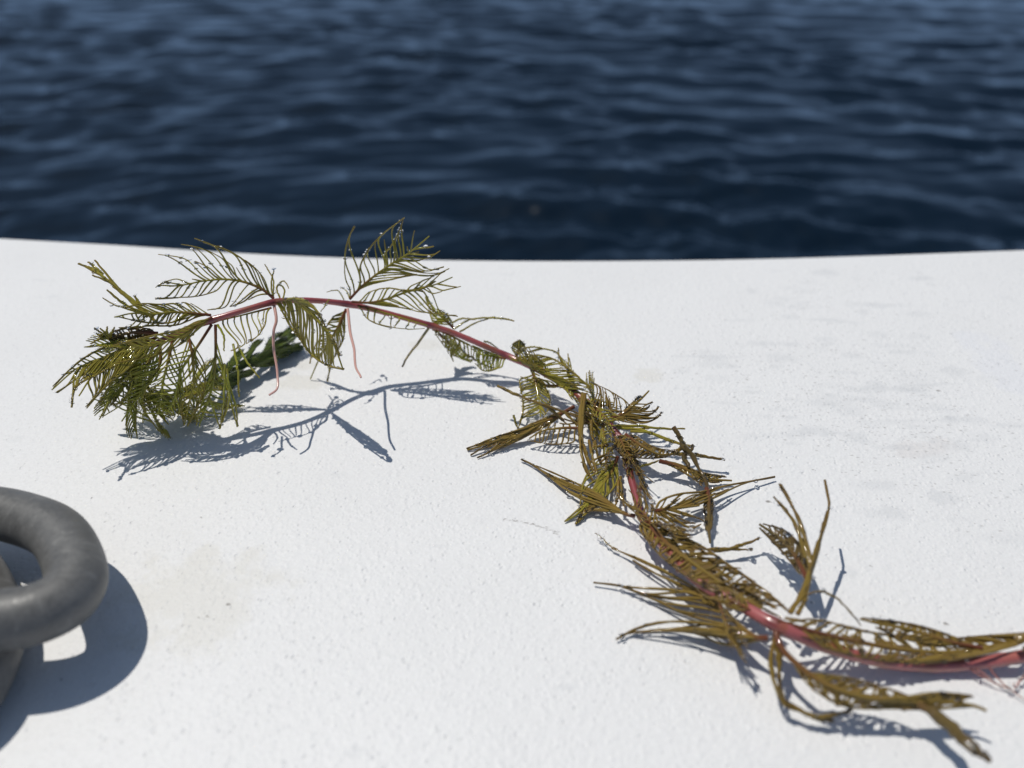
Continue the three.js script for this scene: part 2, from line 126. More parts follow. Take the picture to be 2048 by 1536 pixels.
    {"n":"B","c":"dark","r":[[56.4,4.5,-162.5],[56.2,4.2,-158.3],[55.3,3.5,-153.2],[54.3,3,-148.1],[53.6,3,-143.0]],"e":[[[[57.2,4.5,-160.7],[56.8,3.8,-155.8],[55.3,3,-149.5]],8,0.02,0.8,0.4],[[[55.2,4,-160.0],[54.4,3.4,-154.7],[53.8,2.8,-148.3]],8,0.02,0.8,0.4]],"o":0,"w":1,"tr":0.36,"rr":0.6,"f":0},
    {"n":"B","c":"brown","s":[[[52.2,4,-139.8],[58.8,4,-140.3],[62.9,4.5,-141.6],[66.6,5,-142.9]],[[53.7,3.8,-139.4],[58.8,3.6,-140.2],[64.2,3.5,-140.2]],[[59.7,4,-140.7],[62.6,4.4,-141.4],[66.4,5,-142.7]]],"tr":0.36,"o":0,"w":0},
    {"n":"B","c":"brown","r":[[36.2,6.5,-148.3],[39.8,8.5,-138.6],[45.5,10,-129.8],[53.0,11,-120.4],[58.3,12,-114.5]],"e":[[[[38.2,7,-147.8],[43.2,8,-142.2],[49.6,8.5,-136.6],[53.6,8.5,-132.0],[58.3,9,-126.0],[62.6,9.5,-120.2],[65.1,10,-115.2]],20,0.02,0.95,0.3],[[[35.3,6,-145.1],[36.6,7.5,-137.5],[40.9,9,-129.4],[46.6,10,-122.7],[52.4,10.5,-117.7]],16,0.02,0.85,0.3],[[[37.8,6.5,-150.1],[40.8,8,-144.7],[46.0,9,-138.2],[50.0,9.5,-133.1]],6,0.0,0.3,0.4]],"o":0,"w":1,"tr":0.36,"rr":0.6,"f":0},
    {"n":"B","c":"brown","s":[[[35.8,6.5,-149.0],[40.7,6.5,-148.3],[44.8,6.5,-144.3],[48.3,7,-138.0]],[[35.9,6.5,-148.3],[35.7,7,-143.1],[36.8,7.5,-138.9]],[[35.7,6,-148.0],[34.9,5.5,-145.6],[36.2,6,-140.6]]],"tr":0.34,"o":0,"w":0},
    {"n":"A","c":"brown","r":[[57.9,11,-107.1],[55.7,9.5,-108.5],[52.4,8,-114.3],[49.0,7,-121.3],[44.7,6.5,-125.6]],"e":[[[[43.1,4.5,-127.0],[38.3,3,-131.6],[34.1,2.2,-135.6],[29.2,1.8,-140.9],[27.1,1.6,-142.3]],6,0.5,1,0.7],[[[48.3,4,-117.3],[44.0,3,-119.1],[39.3,2.5,-122.2],[34.5,2.2,-125.5],[27.9,1.8,-129.4],[21.3,1.4,-130.9]],6,0.3,0.7,0.7],[[[42.8,4,-123.2],[39.6,3,-124.4],[35.6,2.5,-125.7],[31.2,2,-127.5]],3,0.55,0.85,0.6],[[[53.0,5,-109.1],[49.5,3,-111.2],[44.9,2.2,-114.6],[38.3,2,-115.7],[31.5,1.6,-115.8],[28.0,1.4,-115.4],[25.1,1,-113.9]],8,0.0,0.35,0.8],[[[51.2,5,-114.1],[46.6,3.5,-115.2],[40.0,2.4,-115.9],[33.2,1.8,-115.9]],5,0.1,0.35,0.7]],"o":1,"w":0,"tr":0.38,"rr":0.6,"f":0},
    {"n":"A","c":"brown","s":[[[28.5,1.7,-141.9],[26.0,1.8,-143.6],[24.7,2,-145.8],[22.9,2.2,-147.2]]],"tr":0.14,"o":0,"w":0},
    {"n":"A","c":"brown","s":[[[64.2,12.5,-112.9],[68.6,13,-118.2],[72.1,15,-124.2],[72.6,17,-130.5],[72.0,19,-138.2],[70.1,21,-146.9]],[[64.5,12.5,-112.9],[69.4,13,-118.6],[73.2,15,-125.5],[77.2,17,-132.9],[81.1,19,-140.7],[82.0,21,-148.4]],[[66.2,12,-112.9],[68.9,12.5,-116.5],[72.1,14,-122.9]],[[71.4,15.5,-126.8],[71.4,17.5,-136.2],[69.6,18.5,-140.7],[67.9,19,-144.3]],[[71.9,14.8,-123.5],[72.4,17,-131.0],[71.8,19,-138.7],[69.7,21,-146.9]],[[71.5,15,-123.3],[76.0,16.8,-131.2],[80.4,18.6,-139.6]],[[71.9,15,-123.7],[71.9,16.5,-131.4],[71.0,17.5,-136.2]]],"tr":0.4,"o":0,"w":0},
    {"n":"A","c":"dark","r":[[71.6,12,-123.7],[71.3,11,-131.3],[69.8,10,-137.9],[66.1,9,-144.1]],"e":[[[[73.2,13,-126.3],[73.0,12,-134.6],[70.3,11,-140.4],[66.7,9.5,-143.9]],10,0.02,0.8,0.4],[[[71.2,11,-124.1],[70.2,9.8,-130.9],[68.4,9,-137.3],[66.0,8.6,-143.4]],10,0.02,0.8,0.4]],"o":0,"w":1,"tr":0.4,"rr":0.6,"f":0},
    {"n":"A","c":"brown","s":[[[69.3,12.5,-117.9],[73.5,13,-118.6],[76.7,12,-117.6],[79.1,10.5,-115.6],[80.0,10,-114.4],[82.0,8,-112.7]]],"tr":0.22,"o":0,"w":0},
    {"n":"A","c":"brown","r":[[59.8,12.5,-109.0],[60.0,11.5,-104.5],[63.8,11,-98.8],[67.3,10.5,-96.0],[74.4,10,-93.3],[83.5,9,-92.8],[91.0,9,-92.7],[97.8,9,-91.8],[100.0,9,-90.7]],"e":[[[[65.6,10.5,-98.4],[69.8,10.5,-97.9],[75.7,10,-96.9],[80.8,9.5,-95.5],[85.0,9.5,-93.2]],12,0.25,0.6,0.35],[[[86.1,9,-93.3],[89.1,10,-93.9],[94.2,10,-93.9],[98.2,10,-93.3]],12,0.45,0.8,0.6],[[[62.1,10,-99.8],[65.1,9,-95.6],[69.4,8,-93.1],[73.1,7.5,-92.3],[80.7,7.5,-92.2],[87.8,8,-91.6],[98.1,8.5,-92.0]],16,0.2,0.85,0.35]],"o":0,"w":1,"tr":0.4,"rr":0.6,"f":0},
    {"n":"A","c":"dark","s":[[[87.3,8.5,-92.1],[90.2,9,-87.6],[91.9,10,-82.7],[94.4,10.5,-79.0]],[[86.5,8.5,-92.5],[90.7,9.2,-87.6],[92.5,10.2,-82.9],[94.3,10.5,-79.3]],[[88.6,8.5,-91.7],[90.9,9.2,-85.6],[92.2,10.2,-80.6]]],"tr":0.75,"o":0,"w":0},
    {"n":"A","c":"brown","s":[[[59.6,11.5,-107.5],[57.7,9,-101.9],[57.9,7,-97.9],[59.2,5,-94.8],[63.1,4,-93.4],[69.6,3,-92.0]],[[60.4,11,-104.8],[59.2,8,-100.4],[59.1,6,-96.5],[60.4,4.8,-94.2]],[[60.0,5,-95.1],[65.2,4,-92.3],[69.3,4.5,-92.3],[73.5,5,-93.1]],[[65.2,3,-92.7],[67.9,2.8,-92.3],[69.9,2.6,-92.1]],[[59.7,11,-106.3],[59.4,9,-102.6],[58.9,7,-97.6]]],"tr":0.4,"o":0,"w":0},
    {"n":"A","c":"brown","r":[[60.0,14,-109.4],[70.5,11,-108.2],[80.3,8,-108.1],[90.5,6,-107.6],[100.6,5,-107.6],[111.2,5,-109.1],[119.1,6.5,-109.5],[124.5,11,-107.8]],"e":[[[[62.8,13,-111.7],[72.0,10.5,-112.4],[81.5,8,-111.4],[91.7,6.3,-110.8],[102.1,5.2,-111.0],[112.7,5,-112.1],[121.3,6.5,-111.7]],20,0.02,0.9,0.3],[[[65.7,12,-105.6],[75.5,9,-104.4],[85.7,6.5,-104.1],[96.2,5,-104.9],[106.6,5,-106.4]],20,0.05,0.85,0.3]],"o":0,"w":1,"tr":0.36,"rr":0.5,"f":0},
    {"n":"A","c":"brown","r":[[109.0,5.5,-108.3],[101.2,6.2,-109.8],[93.9,6.8,-112.4],[86.1,7.2,-114.1],[82.6,7.6,-114.9]],"e":[[[[106.3,6,-109.9],[98.9,6.8,-112.4],[92.8,7.2,-114.0],[83.4,7.6,-115.2]],11,0.05,0.8,0.4],[[[101.0,5.5,-108.7],[91.6,6.2,-110.5],[85.7,7,-112.9]],9,0.1,0.7,0.4]],"o":0,"w":1,"tr":0.34,"rr":0.46,"f":0},
    {"n":"A","c":"root","s":[[[104.8,3,-105.2],[109.0,2,-102.4],[114.2,1,-100.0]],[[109.9,3,-105.0],[111.5,2,-102.2],[115.3,1,-97.9]],[[114.4,1.2,-100.8],[117.7,3,-103.7]],[[106.6,3,-104.8],[109.7,2,-102.6]]],"tr":0.15,"o":0,"w":0},
    {"n":"A","c":"brown","s":[[[116.1,9,-105.9],[120.4,8,-104.0],[123.0,7,-99.7]],[[114.8,10,-107.0],[120.9,13,-108.6],[127.2,15,-109.8]],[[117.0,11,-106.0],[120.7,12,-102.0],[124.8,13,-99.2]]],"tr":0.7,"o":0,"w":0},
    {"n":"H","c":"olive","r":[[-93.0,37.5,-204.8],[-98.2,39,-203.4],[-103.1,40.5,-201.5],[-107.2,42,-197.8],[-112.3,43,-196.7],[-115.9,44,-192.8]],"e":[[[[-94.7,39,-206.4],[-100.3,41,-206.5],[-105.5,43,-201.9],[-110.2,44.5,-199.8],[-114.6,46,-195.3],[-120.0,49,-196.3]],11,0.02,0.7,0.35],[[[-99.5,38,-202.2],[-104.0,38.5,-198.5],[-110.3,40,-196.6],[-116.0,43.5,-194.1]],9,0.1,0.9,0.35],[[[-97.1,37.5,-203.6],[-101.9,37,-199.9],[-109.7,38,-197.7],[-118.0,38,-196.3]],8,0.05,0.7,0.3]],"o":0,"w":0,"tr":0.26,"rr":0.38,"f":0},
    {"n":"H","c":"olive","s":[[[-107.7,38,-199.4],[-112.9,43,-201.9],[-117.2,46,-203.7],[-122.9,50,-206.1],[-130.5,53,-208.9]],[[-108.8,39,-200.6],[-113.2,43.5,-201.6],[-118.9,47,-204.9],[-123.3,50.5,-208.3],[-126.9,53,-211.4]],[[-110.2,41,-199.5],[-114.7,44.5,-201.6],[-120.9,48.5,-205.2],[-125.8,51,-205.5]],[[-113.1,42,-200.1],[-116.1,45,-199.6],[-119.6,49,-200.1]],[[-122.5,49.8,-205.9],[-127.1,51.8,-208.3],[-130.6,53.2,-208.6]],[[-123.6,50.3,-207.4],[-125.8,51.6,-208.7],[-128.9,52.6,-210.9]],[[-112.6,43,-202.2],[-113.4,44,-203.1],[-114.1,45,-203.7]],[[-109.9,40,-199.5],[-113.9,44,-201.3],[-120.1,48,-204.3]]],"tr":0.34,"o":0,"w":0},
    {"n":"H","c":"green","r":[[-92.2,36,-201.7],[-95.5,32,-195.2],[-99.1,28,-191.6],[-101.0,24,-189.1],[-103.2,18,-186.7],[-106.2,14,-185.5]],"e":[[[[-103.0,31,-191.4],[-106.2,27,-187.7],[-106.7,24,-187.3],[-111.4,20,-186.8],[-109.5,14,-185.5]],9,0.2,0.95,0],[[[-95.3,27,-191.0],[-99.4,19,-186.9],[-104.1,11,-188.4],[-105.5,12,-187.1]],8,0.2,0.95,0.1]],"o":0,"w":0,"tr":0.26,"rr":0.36,"f":1},
    {"n":"H","c":"green","r":[[-91.0,36,-201.7],[-90.8,29,-196.0],[-92.0,22,-192.9],[-93.6,17,-190.5],[-95.5,13,-189.8],[-97.9,8,-187.0]],"e":[[[[-94.5,26,-192.4],[-98.0,15,-189.7],[-99.2,10,-188.7],[-98.3,7,-188.0]],8,0.2,0.95,0.1],[[[-88.8,28,-194.8],[-88.1,19,-191.9],[-89.4,13,-189.8],[-92.3,6,-188.2]],8,0.1,0.9,0.3]],"o":0,"w":0,"tr":0.26,"rr":0.36,"f":0},
    {"n":"H","c":"green","s":[[[-89.7,28,-194.8],[-87.5,20,-190.5],[-86.7,14,-188.5],[-86.3,7,-187.7]],[[-87.4,27,-193.1],[-88.3,18,-188.2],[-91.8,6.5,-187.9]],[[-93.3,17,-189.5],[-92.6,12,-188.6],[-92.1,6,-188.0]],[[-85.7,31,-198.4],[-83.0,27,-191.0],[-82.6,20,-186.0]],[[-83.7,30,-197.2],[-80.2,27,-193.1],[-76.8,24,-190.4]],[[-90.4,36,-201.7],[-88.1,34,-198.7],[-87.4,31,-194.6]],[[-87.2,20,-191.6],[-85.8,15,-189.2],[-86.3,7,-188.0]],[[-90.6,28,-194.8],[-95.0,18,-190.7],[-98.9,8,-187.2]],[[-98.9,18,-190.7],[-99.3,13,-189.8],[-102.2,7,-188.0]],[[-86.8,26,-192.4],[-86.7,18,-188.2],[-91.1,8,-188.7]]],"tr":0.27,"o":0,"w":0},
    {"n":"I","c":"olive","r":[[-108.7,33,-199.1],[-115.4,33,-194.3],[-122.9,31,-190.4],[-129.7,29,-188.1],[-135.0,26,-181.5]],"e":[[[[-109.4,34,-195.9],[-117.1,34.5,-194.4],[-123.8,33,-192.0],[-129.1,31,-188.2],[-134.4,27,-181.6]],12,0.02,0.8,0.35],[[[-114.5,31,-190.4],[-121.6,29,-185.9],[-127.4,27,-181.6],[-127.5,24,-176.0]],12,0.05,0.7,0.35],[[[-115.3,29,-185.9],[-120.1,26,-182.2],[-124.6,22,-178.2]],9,0.0,0.5,0.35],[[[-119.5,31.5,-192.7],[-125.6,29,-187.4],[-133.4,25.5,-180.8]],6,0.2,0.7,0.4]],"o":0,"w":0,"tr":0.26,"rr":0.38,"f":0},
    {"n":"I","c":"green","r":[[-106.7,33,-195.8],[-106.5,28,-191.6],[-111.7,22,-190.8],[-115.6,17,-189.5],[-121.4,10,-186.7]],"e":[[[[-111.5,28,-191.6],[-116.3,25,-189.7],[-120.9,21,-189.2],[-124.9,14,-183.6]],10,0.1,0.9,0.35],[[[-107.3,24,-190.1],[-112.7,20,-190.5],[-115.0,13,-189.8],[-114.5,1,-192.9]],9,0.1,0.9,0.4],[[[-115.3,27,-190.0],[-115.4,23,-189.0],[-118.6,18,-187.2],[-122.0,16,-186.9]],6,0.2,0.8,0.3]],"o":0,"w":0,"tr":0.28,"rr":0.4,"f":0},
    {"n":"I","c":"dark","r":[[-108.5,34,-199.8],[-114.4,36,-197.2],[-119.7,35.5,-195.5],[-122.9,35.5,-194.1]],"e":[[[[-109.4,35,-200.4],[-114.5,37,-198.4],[-119.4,37,-195.9],[-122.0,36,-194.4]],10,0.02,0.8,0.4],[[[-110.2,33,-199.7],[-116.3,33,-196.9],[-123.3,33,-195.3]],10,0.02,0.8,0.4]],"o":0,"w":1,"tr":0.32,"rr":0.5,"f":0},
    {"n":"I","c":"olive","s":[[[-119.2,35.5,-195.8],[-122.4,36,-193.9],[-124.7,36,-190.9]],[[-121.4,35.5,-194.7],[-122.9,37.5,-194.8],[-124.2,39,-194.8]],[[-121.1,35.5,-194.7],[-121.5,38,-194.5],[-122.5,39,-194.6]],[[-120.6,36,-194.4],[-120.6,38,-194.5],[-120.8,39,-195.7]],[[-120.3,36,-194.4],[-119.1,38,-194.5],[-118.3,39,-195.1]],[[-121.5,35.5,-194.1],[-123.5,37,-194.5],[-124.0,37.5,-194.2]],[[-120.9,36,-194.4],[-121.8,37.5,-194.2],[-123.3,36.5,-193.6]]],"tr":0.26,"o":0,"w":0},
    {"n":"I","c":"olive","r":[[-107.8,32,-197.4],[-114.3,30,-195.5],[-121.6,27,-195.2],[-128.9,23,-192.5],[-131.3,20,-186.5]],"e":[[[[-111.3,33,-194.8],[-119.2,31,-194.6],[-125.7,28,-193.7],[-129.9,24,-190.1]],10,0.02,0.8,0.35],[[[-114.1,27,-193.1],[-120.8,23,-192.5],[-126.0,20,-190.5],[-129.9,16,-186.4]],10,0.05,0.8,0.35]],"o":0,"w":0,"tr":0.28,"rr":0.4,"f":0},
    {"n":"I","c":"green","r":[[-106.0,33,-196.4],[-109.7,29,-192.3],[-115.0,24,-190.1],[-121.7,19,-190.4],[-129.4,14,-188.5]],"e":[[[[-111.4,30,-192.9],[-118.4,25,-191.8],[-124.2,21,-190.7],[-130.9,15,-187.2]],9,0.05,0.9,0.3],[[[-109.5,24,-191.1],[-115.3,18,-190.2],[-120.3,15,-189.2],[-127.3,11,-187.9]],9,0.05,0.9,0.3]],"o":0,"w":0,"tr":0.26,"rr":0.38,"f":0},
    {"n":"I","c":"green","r":[[-102.8,34,-196.5],[-103.4,30,-191.8],[-106.0,23,-189.0],[-108.2,16,-188.4],[-110.7,11,-187.4]],"e":[[[[-107.9,29,-192.3],[-111.3,22,-189.8],[-113.7,16,-187.9],[-114.5,10,-186.2]],8,0.05,0.9,0.2],[[[-100.3,28,-191.6],[-101.2,21,-189.2],[-105.2,14,-188.5],[-108.4,11,-186.9]],8,0.05,0.9,0.2]],"o":0,"w":0,"tr":0.26,"rr":0.38,"f":0},
    {"n":"H","c":"olive","r":[[-99.1,35,-199.3],[-96.5,31,-193.0],[-96.6,24,-190.1],[-99.5,16,-188.4],[-103.4,7,-189.0]],"e":[[[[-100.2,30,-192.9],[-101.8,22,-189.8],[-102.7,14,-188.5],[-103.9,6,-189.5]],8,0.05,0.9,0.2],[[[-93.2,29,-193.3],[-94.1,21,-190.2],[-97.6,14,-188.5],[-101.9,7,-188.0]],8,0.05,0.9,0.2]],"o":0,"w":0,"tr":0.26,"rr":0.38,"f":0},
    {"n":"H","c":"olive","r":[[-91.9,38,-202.4],[-94.4,38,-199.0],[-97.8,37.5,-193.2],[-102.7,37,-190.2],[-108.3,36,-189.1],[-114.4,35,-188.0]],"e":[[[[-94.3,40,-197.4],[-97.1,40,-193.0],[-101.9,40,-190.3],[-109.9,39,-188.1],[-116.2,37,-188.1]],11,0.02,0.85,0.3],[[[-96.3,36,-196.1],[-98.3,35,-192.8],[-103.4,33.5,-189.8],[-110.8,32,-188.9],[-117.2,31,-188.3]],11,0.02,0.85,0.3]],"o":0,"w":0,"tr":0.28,"rr":0.42,"f":0}],
  roots: [[[-75.6,37,-212.5],[-74.1,34,-207.5],[-74.8,31.5,-204.8],[-74.3,26.5,-200.3],[-72.7,22.3,-194.7],[-72.1,20.2,-189.8],[-73.9,19.8,-187.2]],[[-55.0,29,-223.0],[-52.8,26.6,-212.6],[-50.1,25.2,-203.8],[-48.3,24.6,-195.2],[-45.8,24.3,-190.2]],[[-28.9,18.7,-227.5],[-32.9,14.5,-223.6],[-36.3,11,-220.9],[-37.8,9,-217.9]]],
  linkA: [[-101.8,17,-117.8],[-107.3,16,-126.9],[-115.1,15.5,-134.9],[-124.5,15,-139.7],[-137.6,15,-142.9],[-151.9,16,-141.4],[-156.8,17,-127.9],[-143.2,18,-112.2],[-127.1,18.5,-106.7],[-112.7,18.5,-106.4],[-105.3,18,-108.9],[-101.9,17.5,-112.6]],
  linkB: [[-118.0,8,-93.7],[-119.5,7.5,-106.5],[-127.7,7,-120.1],[-138.4,8,-131.0],[-142.2,18,-131.1],[-140.7,33,-128.1],[-149.6,38,-131.1],[-159.8,33,-127.3],[-164.3,22,-116.0],[-155.9,12,-102.0],[-139.8,8,-90.3],[-125.4,7.5,-87.3]],
  stains: [["tan",-80.4,-128.8,19.6,18.0],["tan",49.2,-225.1,6.5,6.0],["rust",131.0,-185.2,10.2,5.4],["tan",-75.2,-221.1,10.2,4.2],["tan",-33.1,-245.5,6.8,4.2],["lav",178.6,-235.3,10.2,21.0],["tan",-74.0,-232.1,5.1,3.0]],
  specks: [[-72.2,-124.9,0.7],[-76.4,-121.3,0.6],[-78.5,-120.9,0.3],[74.7,-161.6,0.9],[95.5,-137.4,0.5],[107.2,-119.1,0.7],[148.9,-216.1,0.8],[95.0,-197.2,0.4],[92.2,-175.3,0.5],[79.4,-176.2,0.4],[-30.3,-235.3,0.5],[32.7,-209.4,0.3],[-104.6,-103.7,0.3],[-89.1,-114.5,0.4],[-123.7,-163.0,0.3],[-89.1,-155.3,0.4],[-51.1,-110.1,0.3],[76.0,-125.5,0.5]],
  streak: [[-2.7,-154.5],[3.0,-153.4],[7.9,-151.7],[12.8,-149.2]],
  smudge: [[131.8,-187.1,26],[124.7,-197.2,22],[116.3,-210.9,30],[142.0,-175.3,30],[110.6,-219.6,26],[85.6,-225.7,22],[159.3,-210.9,34],[165.1,-242.0,30],[115.1,-263.7,28],[154.5,-288.3,26]],
  edge: [[-247.1,-342.6],[-183.7,-334.9],[-122.0,-326.4],[-63.1,-321.2],[-5.5,-319.0],[51.7,-319.0],[109.4,-320.7],[180.3,-325.3],[240.4,-330.1]]
};

// ------------------------------------------------------------------ water
function buildWater() {
  const LEVEL = -0.62, comps = [];
  seed = 77;
  for (let k = 0; k < 64; k++) {                                    // wind chop: many trains around one heading
    const L = 0.026 * Math.pow(13, Math.pow(k / 63, 1.5)) * rr(0.9, 1.1), a = (rr(-1, 1) + rr(-1, 1) + rr(-1, 1)) * 0.62 + 0.05;
    const K = 2 * Math.PI / L, amp = 0.0074 * Math.pow(L, 0.93) * rr(0.5, 1.3);
    comps.push([K * Math.sin(a), K * Math.cos(a), amp, rr(0, 6.283), L]);
  }
  const radii = [], angles = [];
  for (let r = 0.35, s; r < 900; r += s) { radii.push(r); s = r < 1 ? 0.03 : r < 9 ? 0.007 * r : 0.03 * r; }
  radii.push(900);
  for (let a = -180; a < 180;) { angles.push(a); a += Math.abs(a) < 50 ? 0.34 : Math.abs(a) < 90 ? 1 : 3; }
  const na = angles.length, nr = radii.length, pos = new Float32Array(na * nr * 3), uv = new Float32Array(na * nr * 2), idx = [];
  for (let i = 0; i < nr; i++) for (let j = 0; j < na; j++) {
    const r = radii[i], a = THREE.MathUtils.degToRad(angles[j]), x = r * Math.sin(a), z = -r * Math.cos(a);
    const cell = r * 0.007 * (r > 9 ? 3.5 : 1);
    const wx = x + 0.10 * Math.sin(1.7 * z + 0.6 * x) + 0.05 * Math.sin(4.1 * x - 2.3 * z), wz = z + 0.10 * Math.sin(1.3 * x - 0.8 * z);
    const gust = 0.35 + 1.3 * vnoise(x * 3 + 50, z * 4.4 + 50, 4096, 5);
    let h = 0;
    for (const [kx, kz, A, ph, L] of comps) { const f = clamp((L / cell - 2.5) / 2.5); if (f > 0) { const s = Math.sin(kx * wx + kz * wz + ph); h += f * A * (L < 0.3 ? gust : 1) * s; } }
    const o = (i * na + j);
    pos[o * 3] = x; pos[o * 3 + 1] = LEVEL + h; pos[o * 3 + 2] = z; uv[o * 2] = x; uv[o * 2 + 1] = z;
    if (i) { const p = (i - 1) * na + j, q = (i - 1) * na + (j + 1) % na, e = i * na + (j + 1) % na; idx.push(p, q, o, q, e, o); }
  }
  const c = pos.length / 3, all = new Float32Array(pos.length + 3); all.set(pos); all.set([0, LEVEL, 0], pos.length);
  const uv2 = new Float32Array(uv.length + 2); uv2.set(uv);
  for (let j = 0; j < na; j++) idx.push(c, (j + 1) % na, j);
  const g = new THREE.BufferGeometry(); g.setAttribute('position', new THREE.BufferAttribute(all, 3)); g.setAttribute('uv', new THREE.BufferAttribute(uv2, 2)); g.setIndex(idx); g.computeVertexNormals();
  const m = new THREE.Mesh(g, new THREE.MeshPhysicalMaterial({ color: new THREE.Color().setRGB(0.003, 0.0105, 0.022), roughness: 0.05, ior: 1.33, metalness: 0 }));
  m.name = 'water'; m.userData = { kind: 'structure', label: 'dark blue rippled lake water beyond the boat deck' };
  m.receiveShadow = true; scene.add(m);
}
buildWater();

// ------------------------------------------------------------------ boat: deck with rolled edge, hull side
function edgeZ(x) {                                                  // where the deck ends
  const e = DATA.edge, X = x * 1000;
  if (X <= e[0][0]) return (e[0][1] + (X - e[0][0]) * 0.125) / 1000;
  if (X >= e[e.length - 1][0]) return (e[e.length - 1][1] - (X - e[e.length - 1][0]) * 0.08) / 1000;
  let k = 0; while (X > e[k + 1][0]) k++;
  const P = (i) => e[clamp(i, 0, e.length - 1)], t = (X - e[k][0]) / (e[k + 1][0] - e[k][0]);
  const m0 = (P(k + 1)[1] - P(k - 1)[1]) / (P(k + 1)[0] - P(k - 1)[0]) * (e[k + 1][0] - e[k][0]), m1 = (P(k + 2)[1] - P(k)[1]) / (P(k + 2)[0] - P(k)[0]) * (e[k + 1][0] - e[k][0]);
  const t2 = t * t, t3 = t2 * t;
  return ((2 * t3 - 3 * t2 + 1) * e[k][1] + (t3 - 2 * t2 + t) * m0 + (3 * t2 - 2 * t3) * e[k + 1][1] + (t3 - t2) * m1) / 1000;
}
function deckTextures() {
  // relief of the sprayed paint: grains of one to two millimetres, finer grit, shallow dimples; tile of 160 mm
  const N = 1024, b = new Uint8Array(N * N * 4), hm = new Float32Array(N * N);
  seed = 1717;
  const splat = (x, y, r, a) => { for (let j = Math.floor(y - r); j <= y + r; j++) for (let i = Math.floor(x - r); i <= x + r; i++) { const d = ((i - x) ** 2 + (j - y) ** 2) / (r * r); if (d < 1) hm[(((j % N) + N) % N) * N + (((i % N) + N) % N)] += a * (1 - d) * (1 - d); } };
  for (let q = 0; q < 30000; q++) splat(rnd() * N, rnd() * N, rr(2.2, 5.5), rr(-0.10, 0.16));
  for (let q = 0; q < 5000; q++) splat(rnd() * N, rnd() * N, rr(5, 11), rr(-0.13, 0.17));
  for (let q = 0; q < 900; q++) splat(rnd() * N, rnd() * N, rr(2.5, 4.5), -rr(0.2, 0.45));
  for (let q = 0; q < 120; q++) splat(rnd() * N, rnd() * N, rr(30, 70), rr(-0.12, 0.12));
  for (let q = 0; q < N * N; q++) { b[q * 4] = b[q * 4 + 1] = b[q * 4 + 2] = clamp(0.5 + hm[q]) * 255; b[q * 4 + 3] = 255; }
  const bump = new THREE.DataTexture(b, N, N); bump.wrapS = bump.wrapT = THREE.RepeatWrapping; bump.magFilter = THREE.LinearFilter; bump.repeat.set(1 / 0.16, 1 / 0.16); bump.needsUpdate = true;
  // colour: paint, dirt specks, stains; sheet of 640 mm
  const M = 2048, S = 0.64, c = new Float32Array(M * M * 3), k = M / (S * 1000);
  const bx = (x) => (x + 320) * k, bz = (z) => (-z + 60) * k;        // mm on the deck to texels
  for (let j = 0; j < M; j++) for (let i = 0; i < M; i++) {
    const u = i / M, v = j / M, f = hash(i, j, 21), f2 = hash(i >> 1, j >> 1, 22), l = vnoise(u * 9, v * 9, 9, 23), l2 = vnoise(u * 34, v * 34, 34, 24);
    const grit = 0.045 * (f - 0.5) + 0.03 * (f2 - 0.5) + 0.016 * (l - 0.5) + 0.016 * (l2 - 0.5), o = (j * M + i) * 3;
    c[o] = 0.805 + grit; c[o + 1] = 0.80 + grit; c[o + 2] = 0.79 + grit;
  }
  const dab = (x, z, rx, rz, col, a, soft = 0.5, ragged = 0, s = 1) => {
    const X = bx(x), Y = bz(z), RX = rx * k, RZ = rz * k, E = 1.5;
    for (let j = Math.floor(Y - RZ * E - 1); j <= Y + RZ * E + 1; j++) for (let i = Math.floor(X - RX * E - 1); i <= X + RX * E + 1; i++) {
      const dx = (i - X) / RX, dy = (j - Y) / RZ, w = ragged ? ragged * (vnoise(i * 0.045, j * 0.045, 4096, s) - 0.5) + 0.5 * ragged * (vnoise(i * 0.2, j * 0.2, 4096, s + 1) - 0.5) : 0;
      const m = a * (1 - smooth(1 - soft, 1 + 0.15, Math.hypot(dx, dy) + w)); if (m <= 0) continue;
      const o = ((((j % M) + M) % M) * M + (((i % M) + M) % M)) * 3; for (let q = 0; q < 3; q++) c[o + q] += (col[q] - c[o + q]) * m;
    }
  };
  seed = 4242;
  const tint = { tan: [0.66, 0.63, 0.54], rust: [0.55, 0.46, 0.42], lav: [0.74, 0.75, 0.80] };
  DATA.stains.forEach(([t, x, z, rx, rz], q) => dab(x, z, rx, rz, tint[t], t === 'rust' ? 0.16 : t === 'lav' ? 0.3 : 0.32, 0.5, 0.9, 31 + q * 3));
  const dirt = [0.22, 0.2, 0.18];
  for (const [x, z, r] of DATA.specks) { dab(x, z, r * 0.9, r * 0.6, dirt, 0.85, 0.6, 0.5, 91); dab(x + r, z + 0.3, r * 0.35, r * 0.3, dirt, 0.6); }
  for (const [x, z, r] of DATA.smudge) for (let q = 0; q < 110; q++) { const a = rr(0, 6.283), d = r * 1.4 * Math.sqrt(rnd()); dab(x + d * Math.cos(a), z + d * Math.sin(a) * 0.7, rr(0.25, 0.8), rr(0.15, 0.4), dirt, rr(0.2, 0.62), 0.9); }
  for (const [x, z, r] of DATA.smudge) for (let q = 0; q < 14; q++) { const a = rr(0, 6.283), d = r * 1.5 * Math.sqrt(rnd()); dab(x + d * Math.cos(a), z + d * Math.sin(a) * 0.7, rr(2.5, 9), rr(1, 3.5), [0.58, 0.59, 0.6], rr(0.12, 0.34), 0.9, 1.0, 300 + q); }
  for (let q = 0; q < 2600; q++) dab(rr(-320, 320), rr(-580, 60), rr(0.12, 0.38), rr(0.1, 0.28), dirt, rr(0.08, 0.42), 0.9);
